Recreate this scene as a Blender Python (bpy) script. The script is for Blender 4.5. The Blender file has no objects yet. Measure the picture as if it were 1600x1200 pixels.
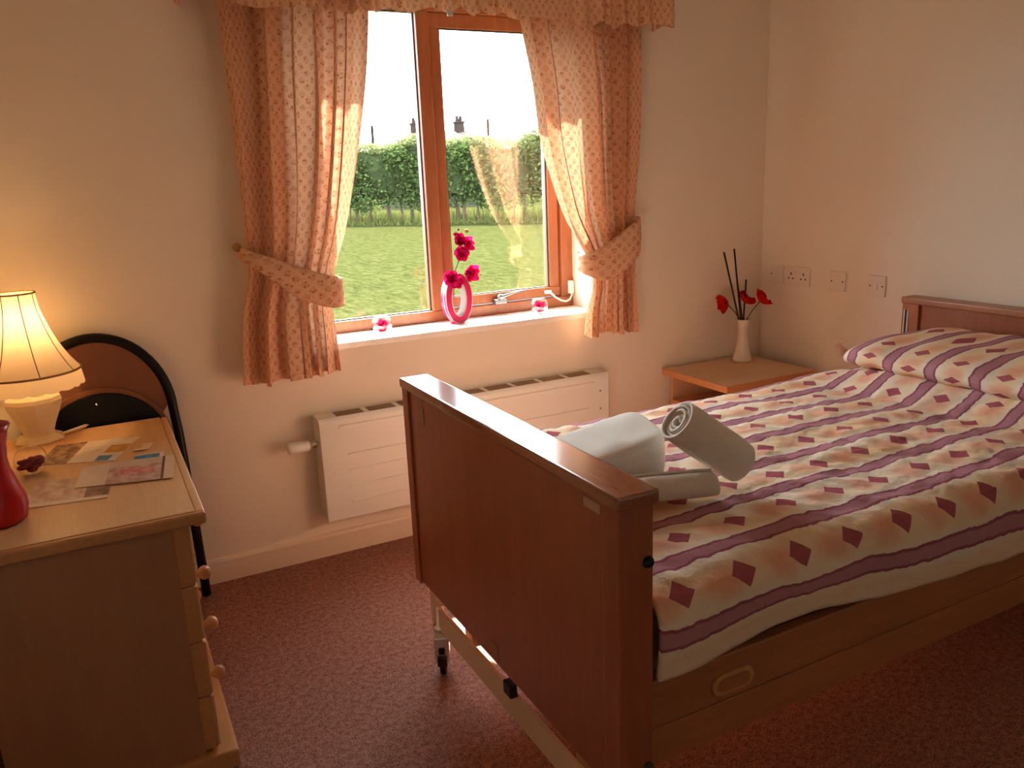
import bpy, bmesh, math, random
import numpy as np
from mathutils import Vector, Matrix, noise as mnoise

random.seed(7)
rng = np.random.default_rng(7)
scene = bpy.context.scene
COL = scene.collection
PI = math.pi

# ------------------------------------------------------------------ camera
F_PX = 1261.42
YAW, PITCH, ROLL = math.radians(27.097), math.radians(14.020), math.radians(-2.352)
cy, sy, cp, sp = math.cos(YAW), math.sin(YAW), math.cos(PITCH), math.sin(PITCH)
fwd = Vector((sy*cp, cy*cp, -sp)); rgt = Vector((cy, -sy, 0)); up = rgt.cross(fwd)
rc, rs = math.cos(ROLL), math.sin(ROLL)
r2 = rc*rgt + rs*up; u2 = -rs*rgt + rc*up
cam_d = bpy.data.cameras.new('camera'); cam = bpy.data.objects.new('camera', cam_d); COL.objects.link(cam)
cam_d.sensor_width = 36.0; cam_d.sensor_fit = 'HORIZONTAL'; cam_d.lens = F_PX/1600*36
cam_d.clip_start = 0.02; cam_d.clip_end = 1500
mw = Matrix(((r2.x, u2.x, -fwd.x, 0), (r2.y, u2.y, -fwd.y, 0), (r2.z, u2.z, -fwd.z, 1.4), (0, 0, 0, 1)))
cam.matrix_world = mw
scene.camera = cam

# ------------------------------------------------------------------ world, sun, exposure
world = bpy.data.worlds.new('sky'); scene.world = world; world.use_nodes = True
bg = world.node_tree.nodes['Background']
bg.inputs['Color'].default_value = (0.83, 0.925, 1.0, 1); bg.inputs['Strength'].default_value = 3.0
sun_d = bpy.data.lights.new('sun', 'SUN'); sun_d.energy = 9.0; sun_d.angle = math.radians(0.6); sun_d.color = (1.0, 0.95, 0.87)
sun = bpy.data.objects.new('sun', sun_d); COL.objects.link(sun)
sun.rotation_euler = Vector((0.10, -1.0, -1.2)).to_track_quat('-Z', 'Y').to_euler()
# portal at the window opening: emits nothing, only guides the sky's light
por_d = bpy.data.lights.new('window_portal', 'AREA'); por_d.shape = 'RECTANGLE'; por_d.size = 1.3; por_d.size_y = 1.3
por_d.cycles.is_portal = True
por = bpy.data.objects.new('window_portal', por_d); COL.objects.link(por)
por.location = (1.33, 3.26, 1.47); por.rotation_euler = (-PI/2, 0, 0)
vs = scene.view_settings
vs.view_transform = 'Standard'; vs.look = 'None'; vs.gamma = 1.0; vs.use_curve_mapping = False
vs.exposure = 2.85
scene.cycles.use_denoising = True
scene.cycles.max_bounces = 10; scene.cycles.diffuse_bounces = 7; scene.cycles.glossy_bounces = 3; scene.cycles.transparent_max_bounces = 12
scene.cycles.adaptive_threshold = 0.05
scene.cycles.sample_clamp_indirect = 6.0
scene.cycles.caustics_reflective = False; scene.cycles.caustics_refractive = False

# ------------------------------------------------------------------ node helper
class X:
    """socket with arithmetic"""
    def __init__(s, nt, k): s.nt = nt; s.k = k
    def _m(s, op, *o):
        n = s.nt.nodes.new('ShaderNodeMath'); n.operation = op
        for i, a in enumerate((s,)+o):
            if isinstance(a, X): s.nt.links.new(a.k, n.inputs[i])
            else: n.inputs[i].default_value = a
        return X(s.nt, n.outputs[0])
    def __add__(s, o): return s._m('ADD', o)
    __radd__ = __add__
    def __sub__(s, o): return s._m('SUBTRACT', o)
    def __mul__(s, o): return s._m('MULTIPLY', o)
    __rmul__ = __mul__
    def __truediv__(s, o): return s._m('DIVIDE', o)
    def frac(s): return s._m('FRACT')
    def floor(s): return s._m('FLOOR')
    def abs(s): return s._m('ABSOLUTE')
    def sqrt(s): return s._m('SQRT')
    def sin(s): return s._m('SINE')
    def max(s, o): return s._m('MAXIMUM', o)
    def min(s, o): return s._m('MINIMUM', o)
    def lt(s, o): return s._m('LESS_THAN', o)
    def gt(s, o): return s._m('GREATER_THAN', o)
    def step(s, a, b):            # smooth 0..1 from a to b
        n = s.nt.nodes.new('ShaderNodeMapRange'); n.interpolation_type = 'SMOOTHSTEP'
        s.nt.links.new(s.k, n.inputs[0]); n.inputs[1].default_value = a; n.inputs[2].default_value = b
        n.inputs[3].default_value = 0; n.inputs[4].default_value = 1
        return X(s.nt, n.outputs[0])

class Mat:
    def __init__(s, name):
        s.m = bpy.data.materials.new(name); s.m.use_nodes = True; s.nt = s.m.node_tree
        s.bs = s.nt.nodes['Principled BSDF']; s.out = s.nt.nodes['Material Output']
    def n(s, t): return s.nt.nodes.new(t)
    def link(s, a, b): s.nt.links.new(a.k if isinstance(a, X) else a, b)
    def coord(s, kind='Object'):
        t = s.n('ShaderNodeTexCoord'); return t.outputs[kind]
    def sep(s, v):
        q = s.n('ShaderNodeSeparateXYZ'); s.link(v, q.inputs[0]); return [X(s.nt, o) for o in q.outputs]
    def comb(s, a, b, c=0.0):
        q = s.n('ShaderNodeCombineXYZ')
        for i, v in enumerate((a, b, c)):
            if isinstance(v, X): s.link(v, q.inputs[i])
            else: q.inputs[i].default_value = v
        return q.outputs[0]
    def mapping(s, v, scale):
        q = s.n('ShaderNodeMapping'); s.link(v, q.inputs[0]); q.inputs['Scale'].default_value = scale; return q.outputs[0]
    def noise(s, v, scale, detail=3, rough=.55):
        q = s.n('ShaderNodeTexNoise'); s.link(v, q.inputs['Vector']); q.inputs['Scale'].default_value = scale
        q.inputs['Detail'].default_value = detail; q.inputs['Roughness'].default_value = rough
        return X(s.nt, q.outputs['Fac'])
    def mix(s, fac, a, b):
        q = s.n('ShaderNodeMix'); q.data_type = 'RGBA'
        if isinstance(fac, X): s.link(fac, q.inputs[0])
        else: q.inputs[0].default_value = fac
        for i, c in ((6, a), (7, b)):
            if isinstance(c, tuple): q.inputs[i].default_value = (*c[:3], 1)
            else: s.link(c, q.inputs[i])
        return q.outputs[2]
    def set(s, color=None, rough=.6, spec=.4, **kw):
        if isinstance(color, tuple): s.bs.inputs['Base Color'].default_value = (*color, 1)
        elif color is not None: s.link(color, s.bs.inputs['Base Color'])
        if isinstance(rough, X): s.link(rough, s.bs.inputs['Roughness'])
        else: s.bs.inputs['Roughness'].default_value = rough
        s.bs.inputs['Specular IOR Level'].default_value = spec
        for k, v in kw.items(): s.bs.inputs[k.replace('_', ' ')].default_value = v
        return s
    def bump(s, h, strength=.3, dist=.01):
        b = s.n('ShaderNodeBump'); s.link(h, b.inputs['Height']); b.inputs['Strength'].default_value = strength
        b.inputs['Distance'].default_value = dist; s.link(b.outputs[0], s.bs.inputs['Normal']); return s

def plain(name, c, rough=.5, spec=.4, var=.06, scale=12, **kw):
    m = Mat(name); f = m.noise(m.coord(), scale, 3)
    d = tuple(v*(1-var) for v in c); e = tuple(min(1, v*(1+var)) for v in c)
    m.set(m.mix(f, d, e), rough, spec, **kw); return m.m

def wood(name, c1, c2, scale, rough=.35, spec=.5, coat=0.0):
    m = Mat(name); v = m.mapping(m.coord(), scale)
    a = m.noise(v, 4, 5, .6); b = m.noise(v, 22, 3, .5)
    f = (a*.7 + b*.45 - .15).step(.25, .8)
    m.set(m.mix(f, c1, c2), rough, spec); m.bs.inputs['Coat Weight'].default_value = coat
    m.bs.inputs['Coat Roughness'].default_value = .15
    m.bump(b, .04, .002); return m.m

# ------------------------------------------------------------------ materials
def mat_wall(name, c):
    m = Mat(name); co = m.coord(); a = m.noise(co, 1.3, 2); b = m.noise(co, 160, 2)
    m.set(m.mix(a, tuple(v*.97 for v in c), c), .75, .2); m.bump(b, .08, .002); return m.m
M_WALL = mat_wall('cream_paint', (.84, .76, .63))
M_CEIL = mat_wall('ceiling_paint', (.88, .82, .72))
M_SKIRT = plain('skirting_gloss', (.84, .72, .56), .4, .4, .03)
M_SILL = plain('sill_white_gloss', (.88, .86, .80), .3, .5, .02)

def mat_carpet():
    m = Mat('red_carpet'); co = m.coord(); a = m.noise(co, 230, 2, .7); b = m.noise(co, 60, 3); c = m.noise(co, 1.5, 2)
    f = (a*.9 + b*.4 - .15).step(.34, .66)
    col = m.mix(f, (.15, .062, .044), (.54, .27, .205)); col = m.mix(c*.25, col, (.36, .165, .125))
    m.set(col, .95, .05); m.bump(a, .8, .006); return m.m
M_CARPET = mat_carpet()

M_FRAME = wood('window_timber', (.28, .088, .033), (.37, .13, .052), (12, 12, 1.2), .35, .4)
M_GASK = plain('gasket_black', (.03, .03, .03), .5)
M_CHERRY = wood('bed_cherry', (.31, .086, .036), (.41, .128, .055), (6, 6, .6), .3, .5, .25)
M_CHERRYX = wood('bed_cherry_rail', (.36, .13, .05), (.46, .18, .075), (.5, 6, 6), .35, .5, .15)
M_CHERRYY = wood('bed_cherry_cap', (.26, .085, .034), (.34, .12, .05), (6, .5, 6), .14, .7, .9)
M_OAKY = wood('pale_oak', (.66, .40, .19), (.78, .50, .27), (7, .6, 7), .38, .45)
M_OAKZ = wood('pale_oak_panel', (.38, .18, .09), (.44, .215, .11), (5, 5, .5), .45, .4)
M_EDGE = wood('oak_edge', (.50, .24, .09), (.62, .32, .13), (4, 1.2, 4), .35, .5)
M_STAND = wood('stand_beech', (.66, .43, .25), (.72, .49, .30), (.7, 6, 6), .4, .4)
M_STANDEDGE = wood('stand_edge', (.60, .27, .10), (.70, .34, .13), (1, 1, 5), .4, .4)
M_CREAMMETAL = plain('cream_enamel', (.72, .55, .36), .35, .5, .03)
M_RAD = plain('radiator_enamel', (.74, .735, .68), .4, .4, .02)
M_RADDARK = plain('radiator_grille', (.22, .14, .08), .6)
M_CHROME = plain('chrome', (.75, .74, .72), .22, .5, .02, Metallic=1.0)
M_BLACK = plain('black_plastic', (.012, .011, .010), .4, .4)
M_BLACKTUBE = plain('black_tube', (.006, .006, .006), .35, .25)
M_VINYL = plain('black_vinyl', (.006, .007, .007), .3, .25)
M_CHAIRWOOD = wood('chair_ply', (.21, .085, .045), (.26, .11, .058), (5, 1, 1), .4, .35)
M_WHITEPL = plain('white_plastic', (.82, .76, .68), .35, .4, .02)
M_SOCKET = plain('socket_plastic', (.80, .71, .60), .35, .4, .02)
M_GREYMETAL = plain('silver_metal', (.30, .30, .30), .3, .5, .02, Metallic=.9)
M_BRASS = plain('brass', (.45, .28, .10), .3, .5, .05, Metallic=1.0)
M_STICKER = plain('sticker', (.55, .38, .26), .5, .3, .05)
M_STICKERG = plain('sticker_dull', (.34, .17, .11), .5, .3, .05)

def mat_cloth(name, colf, trans=.3, rough=.85, bump=None):
    m = Mat(name); col = colf(m)
    d = m.n('ShaderNodeBsdfDiffuse'); t = m.n('ShaderNodeBsdfTranslucent'); x = m.n('ShaderNodeMixShader')
    for q in (d, t):
        if isinstance(col, tuple): q.inputs[0].default_value = (*col, 1)
        else: m.link(col, q.inputs[0])
    x.inputs[0].default_value = trans
    if bump:
        h, st, di = bump(m); b = m.n('ShaderNodeBump'); m.link(h, b.inputs['Height']); b.inputs['Strength'].default_value = st; b.inputs['Distance'].default_value = di
        m.link(b.outputs[0], d.inputs['Normal'])
    m.link(d.outputs[0], x.inputs[1]); m.link(t.outputs[0], x.inputs[2]); m.link(x.outputs[0], m.out.inputs[0])
    return m.m

def curtain_col(m):
    co = m.coord('UV'); u, v, _ = m.sep(co)
    nz = m.noise(co, 120, 2)
    def lattice(p, du, dv):                    # distance from the nearest point of a diamond lattice
        a = (u+(nz-.5)*.010)/p+du; b = (v+(nz-.5)*.010)/p+dv
        fs = (a+b).frac()-.5; ft = (a-b).frac()-.5
        return (fs*fs+ft*ft).sqrt()
    q = m.n('ShaderNodeTexVoronoi'); m.link(co, q.inputs['Vector']); q.inputs['Scale'].default_value = 105; q.inputs['Randomness'].default_value = .75
    dot = (X(m.nt, q.outputs['Distance'])*-1.0).step(-.46, -.26)          # florets
    clus = (lattice(.044, 0, 0)*-1.0).step(-.46, -.26)                     # gathered into sprays
    stems = (lattice(.044, .5, 0)*-1.0).step(-.20, -.10)
    base = m.mix(nz, (.74, .45, .27), (.80, .52, .33))
    c = m.mix(clus*.45, base, (.62, .28, .16))
    c = m.mix(stems*dot*.55, c, (.52, .26, .12))
    return m.mix(clus*dot*.85, c, (.42, .11, .055))
M_CURTAIN = mat_cloth('floral_curtain', curtain_col, .13)

def duvet_col(m):
    co = m.coord('UV'); u, v, _ = m.sep(co)
    P = .150
    wob = (m.noise(m.mapping(co, (7, 3, 1)), 1.0, 3)-.5)*.030
    w2 = (m.noise(m.mapping(co, (55, 20, 1)), 1.0, 2)-.5)*.008
    vv = (v+wob+w2)/P
    d = (((vv+.5).frac()-.5).abs())*P           # metres from the stripe's middle line
    stripe = (d*-1.0).step(-.0215, -.0190)
    core = (d*-1.0).step(-.0155, -.0115)
    row = (v/P).floor()
    off = (row*.21+.20).frac()
    Q = .149
    fu = ((u/Q+off).frac()-.5).abs()*Q
    fv = ((v/P).frac()-.5).abs()*P
    nq = m.noise(co, 30, 2)
    dia = ((fu/.030+fv/.029)*-1.0).step(-1.03, -.97)*v.gt(1.005)
    ru = ((u/Q+off+.5-.14).frac()-.5)*Q
    rv = ((v/P).frac()-.47)*P
    blot = ((ru*ru*1.0+rv*rv*1.6).sqrt()+(nq-.5)*.05)*-1.0
    blot = blot.step(-.066, -.012)*v.gt(1.005)
    tint = m.noise(m.mapping(co, (3, 9, 1)), 1.0, 2).step(.35, .75)
    band = (((v/P).frac()-.5).abs()*-1.0).step(-.34, -.2)
    base = m.mix(tint*.8, (.86, .76, .62), (.86, .70, .49))
    base = m.mix(band*(.25+.5*tint), base, (.86, .58, .30))
    c = m.mix(blot*.75, base, (.80, .36, .24))
    c = m.mix(stripe, c, (.34, .10, .145))
    c = m.mix(core*(.55+.4*nq), c, (.54, .28, .31))
    mott = m.noise(co, 120, 2)
    dc = m.mix(mott, (.38, .09, .12), (.48, .15, .17))
    return m.mix(dia, c, dc)
def duvet_bump(m):
    co = m.coord('UV'); return m.noise(co, 45, 4, .6), .35, .012
M_DUVET = mat_cloth('striped_duvet', duvet_col, .08, bump=duvet_bump)
M_TOWEL = mat_cloth('white_towel', lambda m: m.mix(m.noise(m.coord(), 300, 2), (.86, .80, .71), (.92, .88, .80)), .05,
                    bump=lambda m: (m.noise(m.coord(), 420, 2), .6, .004))
M_MATTRESS = plain('mattress_cover', (.34, .26, .17), .8, .1)

def mat_glass(name, tint=(1, 1, 1), rough=.0, k=1.0, tf=None):
    m = Mat(name); tr = m.n('ShaderNodeBsdfTransparent'); gl = m.n('ShaderNodeBsdfGlossy'); x = m.n('ShaderNodeMixShader')
    fr = m.n('ShaderNodeFresnel'); ge = m.n('ShaderNodeNewGeometry')
    bk = X(m.nt, ge.outputs['Backfacing'])          # the same reflectance on the way in and out of the thin sheet
    m.link(bk*(1/1.5-1.5)+1.5, fr.inputs['IOR'])
    tr.inputs[0].default_value = (*tint, 1); gl.inputs['Roughness'].default_value = rough
    q = X(m.nt, fr.outputs[0])*k
    m.link(q.min(1.0), x.inputs[0]); m.link(tr.outputs[0], x.inputs[1]); m.link(gl.outputs[0], x.inputs[2]); m.link(x.outputs[0], m.out.inputs[0])
    return m.m
M_PANE = mat_glass('window_glass', (.97, .98, .97), 0, 1.7)
M_BOWL = mat_glass('clear_glass', (.96, .94, .93), 0, 1.6)
M_PINK = plain('pink_gloss', (.52, .008, .075), .25, .5, .04)
M_PINKW = plain('vase_white', (.50, .46, .44), .3, .5, .03)
M_PETAL = mat_cloth('magenta_petal', lambda m: m.mix(m.noise(m.coord(), 60, 2), (.46, .004, .065), (.62, .012, .12)), .35)
M_POPPY = mat_cloth('red_poppy_petal', lambda m: m.mix(m.noise(m.coord(), 70, 2), (.52, .006, .008), (.72, .02, .015)), .3)
M_STEM = plain('dark_stem', (.045, .016, .010), .6)
M_GREENSTEM = plain('green_stem', (.10, .14, .04), .6)
M_BUD = plain('bud', (.42, .30, .06), .6)
M_CERAMIC = plain('white_ceramic', (.80, .72, .60), .2, .5, .02)
M_LAMPCER = plain('lamp_ceramic', (.84, .72, .50), .2, .5, .02)
M_REDVASE = plain('red_glass', (.50, .006, .012), .22, .5, .05)
M_SHADE = mat_cloth('lamp_shade_silk', lambda m: m.mix(m.noise(m.mapping(m.coord(), (60, 60, 4)), 1, 2), (.88, .76, .56), (.93, .82, .63)), .33)
M_SHADETRIM = mat_cloth('lamp_trim', lambda m: (.50, .34, .18), .25)
M_POTPOURRI = plain('dark_red_petals', (.28, .012, .03), .6, .3, .4, 60)

# ------------------------------------------------------------------ mesh helpers
class MB:
    def __init__(s): s.v = []; s.f = []; s.uv = None
    def box(s, x0, x1, y0, y1, z0, z1):
        b = len(s.v)
        s.v += [(x, y, z) for z in (z0, z1) for y in (y0, y1) for x in (x0, x1)]
        s.f += [tuple(b+i for i in q) for q in ((0, 2, 3, 1), (4, 5, 7, 6), (0, 1, 5, 4), (2, 6, 7, 3), (0, 4, 6, 2), (1, 3, 7, 5))]
        return s
    def grid(s, P, uv=None, closed_u=False):
        """P[row][col] of points"""
        b = len(s.v); R = len(P); Cn = len(P[0])
        for r in P: s.v += [tuple(p) for p in r]
        for i in range(R-1):
            for j in range(Cn if closed_u else Cn-1):
                k = (j+1) % Cn
                s.f.append((b+i*Cn+j, b+i*Cn+k, b+(i+1)*Cn+k, b+(i+1)*Cn+j))
        if uv is not None: s.uv = [tuple(q) for r in uv for q in r]
        return s
    def lathe(s, prof, c=(0, 0, 0), seg=32, M=None, sx=1, sy=1):
        P = []
        for r, z in prof:
            row = []
            for k in range(seg):
                a = 2*PI*k/seg; p = Vector((r*math.cos(a)*sx, r*math.sin(a)*sy, z))
                if M is not None: p = M @ p
                row.append((p.x+c[0], p.y+c[1], p.z+c[2]))
            P.append(row)
        b = len(s.v); s.grid(P, closed_u=True)
        if prof[0][0] > 1e-5: s.f.append(tuple(b+k for k in reversed(range(seg))))
        if prof[-1][0] > 1e-5: s.f.append(tuple(b+(len(prof)-1)*seg+k for k in range(seg)))
        return s
    def tube(s, pts, rad, seg=10, closed=False):
        pts = [Vector(p) for p in pts]; n = len(pts)
        rad = rad if isinstance(rad, (list, tuple)) else [rad]*n
        P = []; ref = None
        for i, p in enumerate(pts):
            a = pts[(i-1) % n] if (closed or i > 0) else p; b = pts[(i+1) % n] if (closed or i < n-1) else p
            t = (b-a).normalized()
            if ref is None: ref = t.orthogonal().normalized()
            ref = (ref - t*ref.dot(t)).normalized(); bi = t.cross(ref)
            P.append([tuple(p+rad[i]*(math.cos(2*PI*k/seg)*ref+math.sin(2*PI*k/seg)*bi)) for k in range(seg)])
        b0 = len(s.v)
        if closed: P.append(P[0])
        s.grid(P, closed_u=True)
        if not closed:
            s.f.append(tuple(b0+k for k in reversed(range(seg)))); s.f.append(tuple(b0+(n-1)*seg+k for k in range(seg)))
        return s
    def ell(s, c, r, seg=16, rings=10, M=None):
        prof = [(math.sin(PI*i/rings), -math.cos(PI*i/rings)) for i in range(rings+1)]
        P = []
        for a, z in prof:
            row = []
            for k in range(seg):
                q = Vector((a*math.cos(2*PI*k/seg)*r[0], a*math.sin(2*PI*k/seg)*r[1], z*r[2]))
                if M is not None: q = M @ q
                row.append((q.x+c[0], q.y+c[1], q.z+c[2]))
            P.append(row)
        return s.grid(P, closed_u=True)
    def prism(s, poly, axis, a0, a1):
        """extrude a 2D polygon along axis (0,1,2) from a0 to a1"""
        b = len(s.v); n = len(poly)
        def pt(p, a):
            q = list(p); q.insert(axis, a); return tuple(q)
        s.v += [pt(p, a0) for p in poly]+[pt(p, a1) for p in poly]
        s.f += [tuple(b+(i) for i in range(n)), tuple(b+n+i for i in reversed(range(n)))]
        s.f += [(b+i, b+n+i, b+n+(i+1) % n, b+(i+1) % n) for i in range(n)]
        return s

def build(name, mb, mat, parent=None, bevel=0.0, smooth=False, seg=2, auto=None):
    o0 = Vector(parent_origin(parent)) if parent is not None else Vector((0, 0, 0))
    me = bpy.data.meshes.new(name)
    me.from_pydata([(p[0]-o0.x, p[1]-o0.y, p[2]-o0.z) for p in mb.v], [], mb.f)
    if mb.uv is not None:
        L = me.uv_layers.new(name='UVMap'); li = np.empty(len(me.loops), dtype=np.int32); me.loops.foreach_get('vertex_index', li)
        L.data.foreach_set('uv', np.asarray(mb.uv, dtype=np.float32)[li].ravel())
    bm = bmesh.new(); bm.from_mesh(me)
    if mb.uv is None: bmesh.ops.remove_doubles(bm, verts=bm.verts, dist=1e-6)
    bmesh.ops.recalc_face_normals(bm, faces=bm.faces)
    if bevel: bmesh.ops.bevel(bm, geom=list(bm.edges), offset=bevel, segments=seg, affect='EDGES', profile=.6)
    bm.to_mesh(me); bm.free()
    if smooth: me.polygons.foreach_set('use_smooth', [True]*len(me.polygons))
    me.materials.append(mat)
    o = bpy.data.objects.new(name, me); COL.objects.link(o)
    if parent is not None: o.parent = parent
    if smooth == 'auto': pass
    return o
def parent_origin(p):
    v = Vector((0, 0, 0))
    while p is not None: v += p.location; p = p.parent
    return v
def tag(o, label, cat, group=None, kind=None):
    o['label'] = label; o['category'] = cat
    if group: o['group'] = group
    if kind: o['kind'] = kind
    return o
def thing(name, label, cat, loc, group=None):
    o = bpy.data.objects.new(name, None); COL.objects.link(o); o.location = loc; o.empty_display_size = .05
    return tag(o, label, cat, group)
def struct(o, label, cat='wall'):
    o['kind'] = 'structure'; o['label'] = label; o['category'] = cat; return o
def B(*a): return MB().box(*a)
def smoothstep(a, b, x):
    t = np.clip((x-a)/(b-a), 0, 1); return t*t*(3-2*t)
def spline(zs, xs, q):
    """monotone-ish smooth interpolation through the listed points"""
    zs = np.array(zs, float); xs = np.array(xs, float); o = np.argsort(zs); zs, xs = zs[o], xs[o]
    q = np.asarray(q, float); m = np.gradient(xs, zs); i = np.clip(np.searchsorted(zs, q)-1, 0, len(zs)-2)
    h = zs[i+1]-zs[i]; t = np.clip((q-zs[i])/h, 0, 1)
    return (2*t**3-3*t**2+1)*xs[i]+(t**3-2*t**2+t)*h*m[i]+(-2*t**3+3*t**2)*xs[i+1]+(t**3-t**2)*h*m[i+1]

# ------------------------------------------------------------------ room shell
WY, RX, LX, BY, CZ = 2.966, 2.918, -0.42, -0.9, 2.40
WX0, WX1, WZ0, WZ1, WYO = 0.70, 1.955, 0.812, 2.11, 3.27      # window opening and the outer wall face
struct(build('floor', B(LX-.12, RX+.12, BY-.12, WYO, -.08, 0), M_CARPET), 'dusty red speckled carpet covering the bedroom floor', 'floor')
struct(build('ceiling', B(LX-.12, RX+.12, BY-.12, WYO, CZ, CZ+.1), M_CEIL), 'pale painted ceiling above the bedroom', 'ceiling')
struct(build('wall_right', B(RX, RX+.12, BY-.12, WYO, 0, CZ), M_WALL), 'cream painted wall behind the headboard', 'wall')
struct(build('wall_left', B(LX-.12, LX, BY-.12, WYO, 0, CZ), M_WALL), 'cream painted wall behind the chest of drawers', 'wall')
struct(build('wall_rear', B(LX-.12, RX+.12, BY-.12, BY, 0, CZ), M_WALL), 'cream painted wall opposite the window', 'wall')
def holed_wall(x0, x1, y0, y1, z0, z1, hx0, hx1, hz0, hz1):
    mb = MB(); xs = (x0, hx0, hx1, x1); zs = (z0, hz0, hz1, z1)
    for y in (y0, y1): mb.v += [(x, y, z) for z in zs for x in xs]
    g = lambda k, i, j: k*16+j*4+i
    for j in range(3):
        for i in range(3):
            if i == 1 and j == 1: continue
            mb.f.append((g(0, i, j), g(0, i+1, j), g(0, i+1, j+1), g(0, i, j+1)))
            mb.f.append((g(1, i, j), g(1, i, j+1), g(1, i+1, j+1), g(1, i+1, j)))
    for i in range(3):
        mb.f += [(g(0, i, 0), g(1, i, 0), g(1, i+1, 0), g(0, i+1, 0)), (g(0, i, 3), g(0, i+1, 3), g(1, i+1, 3), g(1, i, 3)),
                 (g(0, 0, i), g(0, 0, i+1), g(1, 0, i+1), g(1, 0, i)), (g(0, 3, i), g(1, 3, i), g(1, 3, i+1), g(0, 3, i+1))]
    mb.f += [(g(0, 1, 1), g(0, 2, 1), g(1, 2, 1), g(1, 1, 1)), (g(0, 1, 2), g(1, 1, 2), g(1, 2, 2), g(0, 2, 2)),
             (g(0, 1, 1), g(1, 1, 1), g(1, 1, 2), g(0, 1, 2)), (g(0, 2, 1), g(0, 2, 2), g(1, 2, 2), g(1, 2, 1))]
    return mb
struct(build('wall_window', holed_wall(LX, RX, WY, WYO, 0, CZ, WX0, WX1, WZ0, WZ1), M_WALL), 'cream painted wall around the window', 'wall')
def skirting(name, poly_axis, a0, a1, poly, label):
    return struct(build(name, MB().prism(poly, poly_axis, a0, a1), M_SKIRT), label, 'skirting')
pro = lambda s: [(s*0.0, 0.0), (s*.016, 0.0), (s*.016, .080), (s*.010, .090), (s*0.0, .092)]
skirting('baseboard_window', 0, LX, RX, [(WY+a, z) for a, z in pro(-1)], 'cream gloss skirting board below the radiator')
skirting('baseboard_right', 1, BY, WY-.016, [(RX+a, z) for a, z in pro(-1)], 'cream gloss skirting board behind the bed')
skirting('baseboard_left', 1, BY, WY-.016, [(LX+a, z) for a, z in pro(1)], 'cream gloss skirting board behind the chest of drawers')

# ------------------------------------------------------------------ window
W = bpy.data.objects.new('window_1', None); COL.objects.link(W); W.location = (1.33, 3.2, .838)
struct(W, 'brown timber casement window with a fixed left light', 'window')
FY0, FY1 = 3.165, 3.235
GY = 3.20
build('window_sill', B(WX0, WX1, WY-.012, FY1, .813, .838), M_SILL, W, .004)
build('frame_rail', B(WX0, WX1, FY0, FY1, .838, .884), M_FRAME, W, .004)
build('frame_rail', B(WX0, WX1, FY0, FY1, 2.062, 2.11), M_FRAME, W, .004)
build('frame_jamb', B(WX0, WX0+.062, FY0, FY1, .884, 2.062), M_FRAME, W, .004)
build('frame_jamb', B(1.895, WX1, FY0, FY1, .884, 2.062), M_FRAME, W, .004)
build('mullion', B(1.262, 1.318, FY0, FY1, .884, 2.062), M_FRAME, W, .004)
# opening sash on the right
build('sash_rail', B(1.318, 1.895, FY0+.014, FY1-.006, .888, .932), M_FRAME, W, .004)
build('sash_rail', B(1.318, 1.895, FY0+.014, FY1-.006, 2.006, 2.062), M_FRAME, W, .004)
build('sash_stile', B(1.321, 1.366, FY0+.014, FY1-.006, .932, 2.006), M_FRAME, W, .004)
build('sash_stile', B(1.842, 1.892, FY0+.014, FY1-.006, .932, 2.006), M_FRAME, W, .004)
def pane(x0, x1, z0, z1):
    build('pane', B(x0, x1, GY-.003, GY+.003, z0, z1), M_PANE, W)
    for a in ((x0, x0+.005, z0, z1), (x1-.005, x1, z0, z1), (x0, x1, z0, z0+.004), (x0, x1, z1-.004, z1)):
        build('gasket', B(a[0], a[1], GY-.012, GY-.004, a[2], a[3]), M_GASK, W)
pane(.762, 1.262, .884, 2.062)
pane(1.366, 1.842, .932, 2.006)
h = build('stay_bracket', B(1.545, 1.60, FY0-.022, FY0+.008, .886, .906), M_GREYMETAL, W, .003)
build('stay_arm', MB().tube([(1.565, FY0-.018, .912), (1.585, FY0-.022, .918), (1.63, FY0-.024, .928), (1.70, FY0-.020, .934)], [.007, .008, .005, .003], 8), M_GREYMETAL, W, smooth=True)
build('stay_pivot', MB().lathe([(.012, -.01), (.014, -.004), (.014, .006), (.009, .012)], (1.575, FY0-.012, .914), 16, Matrix.Rotation(PI/2, 3, 'X')), M_GREYMETAL, W, smooth=True)
build('restrictor_lock', B(1.925, 1.948, FY0-.022, FY0, .895, .955), M_WHITEPL, W, .006)
build('restrictor_plate', B(1.805, 1.838, FY0-.006, FY0+.008, .904, .918), M_WHITEPL, W, .003)
ct = [(1.828, FY0-.012, .908), (1.845, FY0-.03, .888), (1.87, FY0-.036, .872), (1.895, FY0-.036, .866), (1.918, FY0-.03, .872), (1.934, FY0-.022, .890), (1.938, FY0-.014, .905)]
build('restrictor_cable', MB().tube(ct, .0042, 8), M_WHITEPL, W, smooth=True)

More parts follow.
